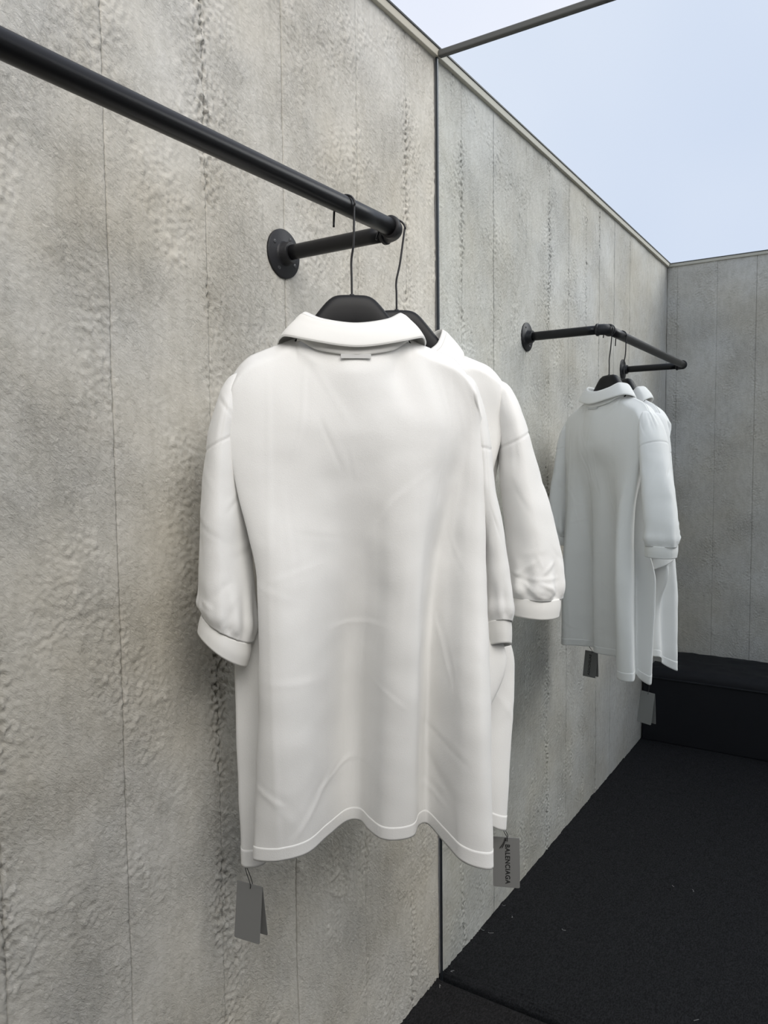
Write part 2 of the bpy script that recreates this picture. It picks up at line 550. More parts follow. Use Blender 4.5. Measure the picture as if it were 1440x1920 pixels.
# ------------------------------------------------------------------ bench
bench = empty('upholstered_bench', (1.15, -2.31, 0.0))
tag(bench, 'long black upholstered bench against the grey wall, seen in the mirror', 'bench')
def bpart(name, lo, hi, mat, bevel):
    return box_obj(name, [lo[0] - 1.15, lo[1] + 2.31, lo[2]], [hi[0] - 1.15, hi[1] + 2.31, hi[2]], mat, bench, bevel, 3)
bpart('base', (0.008, YB + 0.010, -0.002), (XR - 0.002, -2.09, 0.318), M_BENCH, 0.006)
bpart('piping', (0.004, -2.096, 0.312), (XR - 0.002, -2.086, 0.322), M_CUSH, 0.004)
def cushion(x0, x1):
    nx, ny = 60, 30
    u = np.linspace(0, 1, nx); v = np.linspace(0, 1, ny)
    U, V = np.meshgrid(u, v, indexing='ij')
    e = (1 - np.abs(2 * U - 1) ** 14) * (1 - np.abs(2 * V - 1) ** 10)
    n = fft_noise(U.shape, 0.06, 0.25, 0.02, int(x0 * 100) + 3)
    X = x0 + (x1 - x0) * U; Y = (YB + 0.010) + (-2.098 - YB - 0.010) * V
    top = 0.335 + 0.033 * e ** 0.5 + 0.0022 * n * e
    bot = np.full_like(top, 0.3175)
    T = np.stack([X - 1.15, Y + 2.31, top], -1); B = np.stack([X - 1.15, Y + 2.31, bot], -1)
    # closed skin: bottom row, top grid, bottom row
    P = np.concatenate([B[:1], T, B[-1:]], 0)
    P = np.concatenate([np.concatenate([P[:, :1, :2], np.full((nx + 2, 1, 1), 0.3175)], 2), P,
                        np.concatenate([P[:, -1:, :2], np.full((nx + 2, 1, 1), 0.3175)], 2)], 1)
    return grid_obj('cushion', P, M_CUSH, bench)
cushion(0.006, 1.148)
cushion(1.152, XR - 0.004)

# ------------------------------------------------------------------ clothes rail
BX, BZ, BR = 0.2576, 1.7856, 0.0142
Y1, Y2 = -0.600, -1.703
rack = empty('clothes_rail', (0.0, (Y1 + Y2) / 2, BZ))
tag(rack, 'black steel pipe clothes rail on two wall flanges', 'clothes rail')
yo = (Y1 + Y2) / 2
def rl(p): return (p[0], p[1] - yo, p[2] - BZ)
R_EL = 0.026
tube_path('bar', [rl((BX, y, BZ)) for y in np.linspace(Y2 + R_EL, Y1 - R_EL, 12)], BR, M_PIPE, rack, 32)
for (ye, sg) in ((Y1, -1), (Y2, 1)):
    tube_path('arm', [rl((x, ye, BZ)) for x in np.linspace(0.010, BX - R_EL, 8)], BR * 0.97, M_PIPE, rack, 32)
    a = np.linspace(0, math.pi / 2, 14)
    pts = [rl((BX - R_EL + R_EL * math.sin(t), ye + sg * (R_EL - R_EL * math.cos(t)), BZ)) for t in a]
    el = tube_path('elbow', pts, BR * 1.16, M_FLANGE, rack, 32)
    lathe('bead', rl((BX - R_EL - 0.006, ye, BZ)), (1, 0, 0),
          [(0, BR), (0.0005, BR * 1.22), (0.002, BR * 1.32), (0.007, BR * 1.32), (0.009, BR * 1.17)], M_FLANGE, el)
    lathe('bead', rl((BX, ye + sg * (R_EL + 0.006), BZ)), (0, -sg, 0),
          [(0, BR), (0.0005, BR * 1.22), (0.002, BR * 1.32), (0.007, BR * 1.32), (0.009, BR * 1.17)], M_FLANGE, el)
    fl = lathe('flange', rl((-0.004, ye, BZ)), (1, 0, 0),
               [(0, 0.044), (0.001, 0.0455), (0.0075, 0.0455), (0.0088, 0.0440), (0.0092, 0.0235), (0.0100, 0.0225), (0.013, 0.0205),
                (0.0245, 0.0195), (0.0265, 0.0185), (0.0268, 0.0142)], M_FLANGE, rack, 48)
    for k in range(4):
        t = math.pi / 4 + k * math.pi / 2 + 0.25
        c = (0.0046, ye + 0.0335 * math.cos(t), BZ + 0.0335 * math.sin(t))
        s = lathe('screw', rl(c), (1, 0, 0), [(0, 0.0042), (0.0006, 0.0042), (0.0012, 0.0030), (0.0012, 0.0012), (0.0004, 0.0010)],
                  M_SCREW, fl, 14)

# ------------------------------------------------------------------ hangers
def build_hanger(C, th, hook_th, label, bend, tip):
    h = empty('garment_hanger', (C[0], C[1], 1.60), th)
    tag(h, label, 'hanger', 'black hangers on the clothes rail')
    z0 = 1.60
    xs = np.linspace(-0.178, 0.178, 81)
    def top(x):
        ax = abs(x)
        return float(np.interp(ax, [0, 0.026, 0.033, 0.040, 0.062, 0.090, 0.125, 0.170, 0.196],
                               [1.649, 1.648, 1.645, 1.638, 1.611, 1.576, 1.552, 1.530, 1.508]))
    def bot(x):
        return float(np.interp(abs(x), [0, 0.03, 0.06, 0.09, 0.13, 0.17, 0.196], [1.590, 1.583, 1.560, 1.538, 1.518, 1.500, 1.490]))
    def dep(x):
        return float(np.interp(abs(x), [0, 0.04, 0.09, 0.14, 0.196], [0.013, 0.014, 0.016, 0.019, 0.019]))
    tops = np.convolve(np.pad([top(x) for x in xs], 2, 'edge'), np.ones(5) / 5, 'valid')
    rings = []
    for i, x in enumerate(xs):
        t, b, d = tops[i], bot(x), dep(x)
        e = 1.0 if abs(x) < 0.190 else 0.7
        ring = []
        for k in range(24):
            a = 2 * math.pi * k / 24
            cy = math.copysign(abs(math.cos(a)) ** 0.6, math.cos(a)); cz = math.copysign(abs(math.sin(a)) ** 0.75, math.sin(a))
            ring.append((x, d * e * cy, (t + b) / 2 + (t - b) / 2 * e * cz - z0))
        rings.append(ring)
    P = np.array(rings)
    c0 = np.repeat(P[:1].mean(1, keepdims=True), 24, 1); c1 = np.repeat(P[-1:].mean(1, keepdims=True), 24, 1)
    grid_obj('shoulder_bar', np.concatenate([c0, P, c1]), M_HANGER, h, wrap=True, flip=True)
    # hook in its own vertical plane (direction hook_th), crossing over the rail
    d = np.array([math.cos(hook_th), math.sin(hook_th)])
    ub = (BX - C[0]) / d[0]                      # where the hook plane meets the rail axis
    rw = BR / d[0] + 0.0030                      # half width needed to clear the rail
    zt = BZ + BR + 0.0013
    pts = [(0, 1.640), (0, 1.675)] + bend
    for a in np.linspace(-0.35, math.pi * 0.98, 16):
        pts.append((ub + rw * math.cos(a), BZ + (zt - BZ) * math.sin(a) * (1.0 if a > 0 else 0.8)))
    pts += [(ub - rw * 1.02 - tip[0] * 0.5, BZ - 0.010), (ub - rw * 1.02 - tip[0], BZ - tip[1])]
    sm = crom(np.array(pts), 70)
    ct, st = math.cos(-th), math.sin(-th)
    L = []
    for u, z in sm:
        wx, wy = d[0] * u, d[1] * u
        L.append((ct * wx - st * wy, st * wx + ct * wy, z - z0))
    tube_path('hook', L, 0.0017, M_WIRE, h, 12)
    lathe('ferrule', (0, 0, 1.646 - z0), (0, 0, 1), [(0, 0.0045), (0.003, 0.0042), (0.0042, 0.003)], M_WIRE, h, 14)
    return h

C1 = (0.268, -0.757); T1 = math.radians(40)
C2 = (0.262, -0.616); T2 = math.radians(36)
build_hanger(C1, T1, math.radians(8), 'black hanger inside the white polo shirt whose back faces the room', [(0.000, 1.702), (0.004, 1.728)], (0.002, 0.030))
build_hanger(C2, T2 + math.pi, math.radians(40), 'black hanger inside the white polo shirt whose back faces the mirror', [(0.000, 1.698), (0.0065, 1.728)], (0.006, 0.020))

# ------------------------------------------------------------------ polo shirts
def solid(o, th=0.0014, off=0.0):
    m = o.modifiers.new('cloth_thickness', 'SOLIDIFY')
    m.thickness = th; m.offset = off
    return o

def creases(P, seed, amp, n_fold, wrap_cols=True, zlo=None, zhi=None):
    """push a cloth grid along its normals by soft long creases and a little unevenness."""
    rng = np.random.default_rng(seed)
    nr, nc = P.shape[:2]
    if wrap_cols:
        dc = np.roll(P, -1, 1) - np.roll(P, 1, 1)
    else:
        dc = np.gradient(P, axis=1)
    dr = np.gradient(P, axis=0)
    N = np.cross(dr, dc); N /= np.linalg.norm(N, axis=2)[..., None] + 1e-9
    base = fft_noise((nr, nc), 18, 60, 1.0, seed, (1.0, 1.6)) * 0.35
    h = base * 0.0011
    for _ in range(n_fold):
        r0 = rng.uniform(0.05, 0.95) * nr; c0 = rng.uniform(0, 1) * nc
        ang = rng.normal(1.2, 0.5) * rng.choice([-1, 1])
        ln = rng.uniform(0.04, 0.11) * nr; wd = rng.uniform(1.3, 2.4)
        R, C = np.meshgrid(np.arange(nr) - r0, np.arange(nc) - c0, indexing='ij')
        if wrap_cols:
            C = (C + nc / 2) % nc - nc / 2
        s = R * math.sin(ang) + C * math.cos(ang) * 1.0
        d = -R * math.cos(ang) + C * math.sin(ang) 
        h += rng.uniform(0.4, 1.0) * amp * np.exp(-(s / ln) ** 2) * (np.exp(-(d / wd) ** 2) - 0.6 * np.exp(-((d - 2.2 * wd) / (1.3 * wd)) ** 2))
    return P + N * h[..., None], N

def strokes(P, N, mask, lines):
    """single creases: (x0, z0, x1, z1, width, height) across the shirt's own x and z."""
    X, Z = P[..., 0], P[..., 2]
    lines = [(a, b, c, d, w, 0.55 * amp) for (a, b, c, d, w, amp) in lines]
    h = np.zeros_like(X)
    for (x0, z0, x1, z1, w, amp) in lines:
        L = math.hypot(x1 - x0, z1 - z0); tx, tz = (x1 - x0) / L, (z1 - z0) / L
        s = (X - x0) * tx + (Z - z0) * tz
        d = -(X - x0) * tz + (Z - z0) * tx
        end = sstep(-0.15 * L - 0.004, 0.25 * L, s) * sstep(1.15 * L + 0.004, 0.75 * L, s)
        h += amp * end * (np.exp(-(d / w) ** 2) - 0.55 * np.exp(-((d - 2.0 * w) / (1.5 * w)) ** 2))
    return P + N * (h * mask)[..., None]

BACK_CREASES = [
    (-0.061, 1.532, -0.010, 1.445, 0.0050, 0.0006),
    (-0.054, 1.453, -0.022, 1.377, 0.0040, -0.0009),
    (-0.015, 1.409, -0.006, 1.364, 0.0030, -0.0008),
    (-0.129, 1.523, -0.133, 1.222, 0.0040, 0.0010),
    (-0.133, 1.222, -0.132, 1.018, 0.0040, 0.0011),
    (-0.132, 1.018, -0.127, 0.791, 0.0040, 0.0012),
    (-0.134, 1.216, -0.053, 1.240, 0.0040, 0.0006),
    (-0.041, 1.136, 0.041, 1.136, 0.0035, 0.0009),
    (0.022, 1.048, 0.073, 1.006, 0.0030, 0.0006),
    (0.130, 1.143, 0.152, 1.029, 0.0028, 0.0012),
    (0.117, 0.911, 0.147, 0.853, 0.0060, -0.0016),
    (0.104, 0.860, 0.140, 0.832, 0.0040, 0.0012),
    (-0.103, 0.815, -0.040, 0.897, 0.0045, 0.0016),
    (-0.066, 0.872, 0.004, 0.903, 0.0035, 0.0010),
    (-0.030, 0.886, 0.020, 0.892, 0.0030, -0.0007),
    (0.174, 1.313, 0.167, 1.272, 0.0045, 0.0010),
    (0.161, 1.238, 0.144, 1.181, 0.0050, 0.0008),
    (0.041, 1.283, 0.035, 1.118, 0.0120, -0.0010),
    (0.083, 1.380, 0.088, 1.273, 0.0040, 0.0005),
    (-0.089, 1.285, -0.025, 1.276, 0.0040, -0.0005),
    (0.105, 0.963, 0.164, 0.917, 0.0050, -0.0009),
    (-0.160, 0.903, -0.120, 0.875, 0.0040, 0.0012),
]
SLEEVE_FRONT_CREASES = [
    (-0.197, 1.190, -0.231, 1.222, 0.0040, 0.0016),
    (-0.232, 1.229, -0.240, 1.209, 0.0030, 0.0014),
    (-0.242, 1.198, -0.262, 1.216, 0.0035, 0.0022),
    (-0.212, 1.189, -0.272, 1.189, 0.0040, 0.0018),
    (-0.214, 1.182, -0.233, 1.159, 0.0035, 0.0026),
    (-0.233, 1.159, -0.250, 1.155, 0.0030, 0.0018),
    (-0.236, 1.182, -0.257, 1.173, 0.0035, 0.0022),
    (-0.257, 1.173, -0.272, 1.156, 0.0030, 0.0022),
    (-0.210, 1.231, -0.247, 1.240, 0.0060, 0.0008),
]
SLEEVE_BACK_CREASES = [
    (-0.188, 1.414, -0.183, 1.288, 0.0060, 0.0012),
    (-0.216, 1.193, -0.192, 1.216, 0.0060, -0.0015),
    (-0.198, 1.152, -0.181, 1.184, 0.0050, -0.0015),
    (-0.210, 1.137, -0.198, 1.156, 0.0025, 0.0012),
    (-0.198, 1.128, -0.189, 1.144, 0.0025, 0.0013),
    (-0.188, 1.120, -0.179, 1.132, 0.0025, 0.0012),
    (-0.232, 1.186, -0.220, 1.177, 0.0040, 0.0015),
]

def ridge(x, back):
    ax = abs(x); NW = 0.086
    if ax >= NW:
        z = 1.583 - 0.40 * (ax - NW) - 0.026 * max(0.0, (ax - 0.150) / 0.038) ** 2
        return z, (0.0004 if back else -0.0004)
    q = (ax / NW) ** 2
    if back:
        return 1.550 + 0.033 * q ** 1.3, 0.055 * (1 - q) ** 0.6 + 0.0004
    return 1.490 + 0.093 * q ** 1.3, -0.040 * (1 - q) ** 0.6 - 0.0004

NB = 18     # control columns on the back panel; the rest are the front panel

def build_body(shirt, S, seed):
    top, secs, zlev, hemz = S['top'], S['secs'], S['z'], S['hemz']
    n = len(top)
    rows = []
    r0, r1 = [], []
    for k in range(n):
        back = k < NB
        z, v = ridge(top[k], back)
        r0.append((top[k], v, z))
        side = k in (0, NB - 1, NB, n - 2, n - 1)
        if abs(top[k]) < 0.086:
            r1.append((top[k], v * 1.08 + (0.003 if back else -0.003), z - 0.03))
        else:
            vv = (0.034 if back else -0.034) * (0.35 if side else 1.0)
            r1.append((top[k] * 1.004, vv, z - 0.026))
    r0, r1 = np.array(r0), np.array(r1)
    lev = [r0, r1]
    for zz, sec in zip(zlev, secs):
        sec = np.array(sec)
        sec[NB:, 1] *= S['front']
        if zz is not None and zz < 1.3:
            sec[2:16, 1] += 0.28 * (sec[2:16, 1] - sec[2:16, 1].mean())
        zc = np.array(hemz) if zz is None else np.full(n, zz)
        lev.append(np.column_stack([sec, zc]))
    lev = np.array(lev)                              # (levels, n, 3)
    tpar = np.array([0.0, 0.045] + S['t'])
    nrow, ncol = 240, 400
    ctl = pchip(tpar, lev, np.linspace(0, 1, nrow))
    P = np.array([crom(row, None, True)[:-1] for row in ctl])
    # resample each row by an even spread of one shared parameter so columns stay vertical
    ref = P[int(nrow * 0.75)]
    s = np.concatenate([[0], np.cumsum(np.linalg.norm(np.diff(np.vstack([ref, ref[:1]]), axis=0), axis=1))])
    q = np.interp(np.linspace(0, s[-1], ncol + 1)[:-1], s, np.arange(len(s)))
    i0 = np.floor(q).astype(int) % P.shape[1]; i1 = (i0 + 1) % P.shape[1]; f = (q - np.floor(q))[None, :, None]
    P = P[:, i0] * (1 - f) + P[:, i1] * f
    # the shoulder ridge is shared by back and front
    isb = q < (NB - 0.5) * 24
    ex = np.array([ridge(x, b) for x, b in zip(P[0, :, 0], isb)])
    dd = np.stack([np.zeros(ncol), ex[:, 1] - P[0, :, 1], ex[:, 0] - P[0, :, 2]], -1)
    P = P + dd[None] * (1 - sstep(0.0, 0.07, np.linspace(0, 1, nrow)))[:, None, None]
    P[..., 1] *= -1                                  # back panel towards -y of the shirt's own frame
    P, N = creases(P, seed, 0.0006, 40)
    inward = N[int(nrow * .5), :, :]
    cen = P[int(nrow * .5)].mean(0)
    sgn = 1 if ((P[int(nrow * .5)] - cen) * inward).sum() > 0 else -1
    P = strokes(P, N * sgn, (q < (NB - 1) * 24)[None, :] * np.ones((nrow, 1)), S['creases'])
    o = grid_obj('body', P, M_COTTON, shirt, wrap=True, flip=(sgn < 0))
    solid(o)
    # hem: a turned-up band over the last two centimetres
    L = np.linalg.norm(np.diff(P, axis=0), axis=2).mean(1)
    acc = np.cumsum(L[::-1])
    k = int(np.searchsorted(acc, 0.024)) + 1
    band = P[-k:] + sgn * N[-k:] * 0.0004
    hem = grid_obj('hem', band, M_HEM, o, wrap=True, flip=(sgn < 0))
    solid(hem, 0.0015)
    return o, P

def build_sleeve(shirt, rows, cuffrows, seam, seed, lines=None, nfold=20):
    def rings(rs, nrow, ncol=120):
        A = np.array([list(r) + [0] * (7 - len(r)) for r in rs], float)
        t = np.concatenate([[0], np.cumsum(np.abs(np.diff(A[:, 2])) + 0.01)]); t /= t[-1]
        q = pchip(t, A, np.linspace(0, 1, nrow))
        a = np.linspace(0, 2 * math.pi, ncol, endpoint=False)
        ca = np.sign(np.cos(a)) * np.abs(np.cos(a)) ** 1.12; sa = np.sign(np.sin(a)) * np.abs(np.sin(a)) ** 1.12
        X = q[:, 0:1] + q[:, 3:4] * ca; V = q[:, 1:2] + q[:, 4:5] * sa
        Z = q[:, 2:3] + q[:, 5:6] * q[:, 3:4] * ca + q[:, 6:7] * q[:, 4:5] * sa
        return X, V, Z, a, q
    nrow = 170
    X, V, Z, a, q = rings(rows, nrow)
    rr = np.linspace(0, 1, nrow)[:, None]
    rng = np.random.default_rng(seed)
    # soft lengthwise folds, gathers above the cuff
    w = np.zeros_like(X)
    for k in range(3):
        ph = rng.uniform(0, 6.28); m = rng.integers(2, 5)
        w += 0.0022 * np.sin(m * a[None] + ph + 1.5 * rr) * sstep(0.25, 0.7, rr)
    g = sstep(0.78, 0.95, rr) * (1 - 0.85 * sstep(0.965, 1.0, rr))
    for k in range(4):
        ph = rng.uniform(0, 6.28); m = rng.integers(5, 12)
        w += 0.0013 * np.sin(m * a[None] + ph) * g
    w += 0.0035 * np.exp(-((rr - 0.95) / 0.04) ** 2)
    zs = seam[0] + seam[1] * (X - q[:, 0:1])
    w += 0.0006 * sstep(-0.002, 0.002, Z - zs) * sstep(0.10, 0.04, Z - zs) - 0.0012 * np.exp(-((Z - zs) / 0.0022) ** 2)
    X = X + w * np.cos(a)[None]; V = V + w * np.sin(a)[None]
    P = np.stack([X, -V, Z], -1)
    P, N = creases(P, seed + 5, 0.0010, nfold)
    cen = P.mean(1, keepdims=True)
    sgn = 1 if ((P - cen) * N).sum() > 0 else -1
    if lines:
        m = sstep(-0.3, 0.1, np.sin(a) * lines[0])[None, :] * np.ones((nrow, 1))
        P = strokes(P, N * sgn, m, lines[1])
    s = grid_obj('sleeve', P, M_COTTON, shirt, wrap=True, flip=(sgn < 0))
    solid(s)
    X, V, Z, a, q = rings(cuffrows, 14)
    P = np.stack([X, -V, Z], -1)
    dc = np.roll(P, -1, 1) - np.roll(P, 1, 1); dr = np.gradient(P, axis=0)
    c = grid_obj('cuff', P, M_RIB, s, wrap=True, flip=(sgn < 0))
    solid(c, 0.0032)
    return s

def build_collar(shirt):
    """stand plus folded-over flap running from one front edge round the back to the other."""
    A = np.radians([-150, -120, -95, -70, -40, 0, 40, 70, 95, 120, 150])     # 0 = centre back
    seam, fold, out = [], [], []
    for t in A:
        s, c = math.sin(t), math.cos(t)
        back = c > 0
        x = 0.088 * s
        q = min(1.0, (x / 0.0885) ** 2)
        if back:
            seam.append((x, 0.058 * c ** 0.9 + 0.002, 1.549 + 0.030 * q ** 1.3))
            fold.append((0.078 * s, 0.047 * c ** 0.8, 1.5975 + 0.024 * (abs(s) ** 2.4)))
            out.append((0.113 * s, 0.064 * c ** 0.9 + 0.004, 1.5605 + 0.0225 * abs(s) ** 1.5))
        else:
            k = -c
            seam.append((x, -0.054 * k, 1.579 - 0.070 * k))
            fold.append((0.078 * s, -0.050 * k, 1.6205 - 0.062 * k))
            out.append((0.115 * s, -0.068 * k + 0.004, 1.583 - 0.098 * k))
    n = 120
    seam, fold, out = [pchip(np.arange(len(A)), np.array(r), np.linspace(0, len(A) - 1, n)) for r in (seam, fold, out)]
    rows = []
    for t in np.linspace(0, 1, 10):                       # stand
        r = seam * (1 - t) + fold * t
        rows.append(r)
    for t in np.linspace(0.12, 1, 16):                    # fold over and down to the outer edge
        r = fold * (1 - t) + out * t
        bulge = math.sin(min(1, t / 0.30) * math.pi) * 0.0025 if t < 0.30 else 0
        rad = r - np.array([0, 0, 0]); nrm = np.sqrt(rad[:, 0] ** 2 + rad[:, 1] ** 2)[:, None] + 1e-6
        o = np.concatenate([rad[:, :2] / nrm, np.zeros((n, 1))], 1)
        r = r + o * (0.0045 * math.sin(t * math.pi) ** 0.7) + np.array([0, 0, bulge * 0.4])
        rows.append(r)
    P = np.array(rows)
    P[..., 1] *= -1
    P, N = creases(P, 3, 0.0004, 4, wrap_cols=False)
    stand = grid_obj('neck_band', P[:11], M_RIB, shirt)
    solid(stand, 0.0024)
    col = grid_obj('collar', P[9:], M_RIB, shirt)
    solid(col, 0.0022)
    edge = tube_path('collar_edge', P[-1], 0.0012, M_HEM, col, 8)
    return col

def build_placket(shirt, S):
    y = 0.060 * S['front'] + 0.0015
    box_obj('placket', (-0.016, y, 1.33), (0.016, y + 0.003, 1.50), M_RIB, shirt, 0.001)
    for z in (1.36, 1.42, 1.48):
        lathe('button', (0, y + 0.003, z), (0, 1, 0), [(0, 0.0055), (0.0015, 0.0058), (0.0022, 0.0048), (0.0018, 0.003), (0.0018, 0.001)],
              M_BUTTON, shirt, 16)

def build_shirt(C, th, label, S, seed):
    sh = empty('polo_shirt', (C[0], C[1], 0.0), th)
    tag(sh, label, 'polo shirt', 'white polo shirts on the clothes rail')
    build_body(sh, S, seed)
    for i, (rows, cuff) in enumerate(S['sleeves']):
        build_sleeve(sh, rows, cuff, S['seam'][i], seed + 20 * i + 7, S['sleeve_creases'][i])
    build_collar(sh)
    build_placket(sh, S)
    npatch = box_obj('neck_patch', (-0.023, -0.0612, 1.5440), (0.022, -0.0600, 1.5505), M_NECK_PATCH, sh, 0.0004)  # thin grey patch on the back, just below the neck band
    npatch['label'] = 'small grey patch at the back of the neck'
    return sh

TOP = [-.188, -.184, -.162, -.125, -.088, -.045, -.010, .020, .045, .065, .090, .115, .140, .160, .172, .182, .188, .189,
       .188, .178, .130, .070, .000, -.060, -.120, -.165, -.183, -.188]

SHIRT1 = dict(
    top=TOP, z=[1.44, 1.36, 1.20, 1.06, 0.94, None], t=[0.16, 0.27, 0.47, 0.645, 0.80, 1.0],
    secs=[
        [(-.178, .012), (-.190, .036), (-.158, .050), (-.112, .056), (-.070, .060), (-.032, .062), (.000, .062), (.028, .062), (.056, .060), (.088, .058),
         (.122, .052), (.142, .040), (.158, .032), (.172, .028), (.184, .028), (.195, .025), (.204, .014), (.194, -.006),
         (.192, -.022), (.180, -.042), (.120, -.054), (.060, -.060), (.000, -.060), (-.060, -.058), (-.120, -.050), (-.160, -.042), (-.178, -.026), (-.180, -.006)],
        [(-.164, .012), (-.180, .040), (-.150, .055), (-.108, .058), (-.066, .056), (-.030, .050), (-.001, .048), (.027, .050), (.053, .055), (.083, .057),
         (.112, .050), (.132, .034), (.150, .018), (.166, .018), (.181, .025), (.195, .027), (.206, .016), (.188, -.004),
         (.186, -.020), (.172, -.042), (.120, -.056), (.060, -.062), (.000, -.062), (-.060, -.060), (-.120, -.052), (-.158, -.040), (-.166, -.020), (-.166, -.004)],
        [(-.128, .010), (-.150, .050), (-.124, .066), (-.084, .060), (-.048, .040), (-.014, .016), (.012, .012), (.032, .022), (.050, .040), (.072, .050),
         (.094, .047), (.108, .024), (.126, .000), (.148, .010), (.170, .030), (.190, .036), (.206, .024), (.186, .000),
         (.200, -.022), (.172, -.048), (.120, -.060), (.060, -.065), (-.010, -.066), (-.070, -.062), (-.112, -.055), (-.142, -.040), (-.146, -.018), (-.132, -.004)],
        [(-.128, .008), (-.152, .052), (-.126, .068), (-.085, .058), (-.049, .022), (-.016, -.018), (.010, -.020), (.025, .000), (.042, .030), (.065, .042),
         (.090, .038), (.104, .008), (.122, -.018), (.144, .010), (.164, .040), (.188, .050), (.208, .036), (.192, .004),
         (.250, -.020), (.206, -.054), (.130, -.068), (.060, -.076), (-.010, -.079), (-.078, -.074), (-.132, -.060), (-.176, -.044), (-.190, -.018), (-.140, -.006)],
        [(-.134, .009), (-.158, .047), (-.128, .063), (-.085, .049), (-.050, .006), (-.016, -.037), (.009, -.038), (.023, -.010), (.039, .021), (.063, .031),
         (.089, .024), (.104, -.008), (.122, -.028), (.142, .008), (.161, .044), (.187, .056), (.208, .044), (.194, .008),
         (.210, -.022), (.192, -.056), (.130, -.072), (.060, -.082), (-.010, -.086), (-.079, -.080), (-.134, -.063), (-.177, -.045), (-.190, -.017), (-.146, -.004)],
        [(-.142, .010), (-.166, .042), (-.130, .056), (-.084, .038), (-.050, -.012), (-.016, -.058), (.008, -.058), (.020, -.022), (.036, .010), (.060, .018),
         (.088, .008), (.103, -.026), (.122, -.038), (.140, .006), (.158, .048), (.186, .062), (.209, .052), (.196, .012),
         (.226, -.026), (.196, -.062), (.130, -.076), (.060, -.089), (-.010, -.094), (-.080, -.086), (-.136, -.066), (-.178, -.046), (-.186, -.016), (-.154, -.002)]],
    hemz=[.775, .783, .785, .785, .785, .785, .785, .785, .785, .785, .785, .785, .780, .770, .760, .752, .748, .770,
          .800, .800, .795, .79, .79, .785, .775, .760, .745, .750],
    sleeves=[
        ([(-.166, -.001, 1.532, .004, .008), (-.176, -.002, 1.522, .0125, .022), (-.182, -.002, 1.506, .0175, .033), (-.190, -.002, 1.475, .0210, .044), (-.198, -.004, 1.430, .0250, .052), (-.203, -.004, 1.360, .031, .058), (-.204, -.004, 1.280, .037, .062),
          (-.202, .002, 1.190, .042, .060, -.20, 0), (-.201, .006, 1.138, .038, .050, -.62, 0)],
         [(-.202, .006, 1.137, .036, .049, -.62, 0), (-.204, .007, 1.122, .0375, .050, -.70, 0), (-.208, .008, 1.106, .036, .048, -.78, 0)]),
        ([(.167, -.003, 1.532, .004, .008), (.177, -.005, 1.522, .0115, .020), (.185, -.009, 1.506, .0150, .029), (.194, -.012, 1.470, .0175, .034), (.202, -.014, 1.414, .0200, .037), (.209, -.017, 1.350, .0225, .041), (.220, -.022, 1.285, .025, .044),
          (.233, -.027, 1.170, .028, .046, 0, .25), (.236, -.030, 1.118, .025, .044, 0, .40)],
         [(.236, -.030, 1.120, .0235, .043, 0, .40), (.237, -.031, 1.104, .024, .043, 0, .38), (.239, -.032, 1.082, .0215, .041, 0, .36)])],
    seam=[(1.425, 0.55), (1.412, -0.2)], creases=BACK_CREASES, front=0.74, sleeve_creases=[(1, SLEEVE_BACK_CREASES), None])

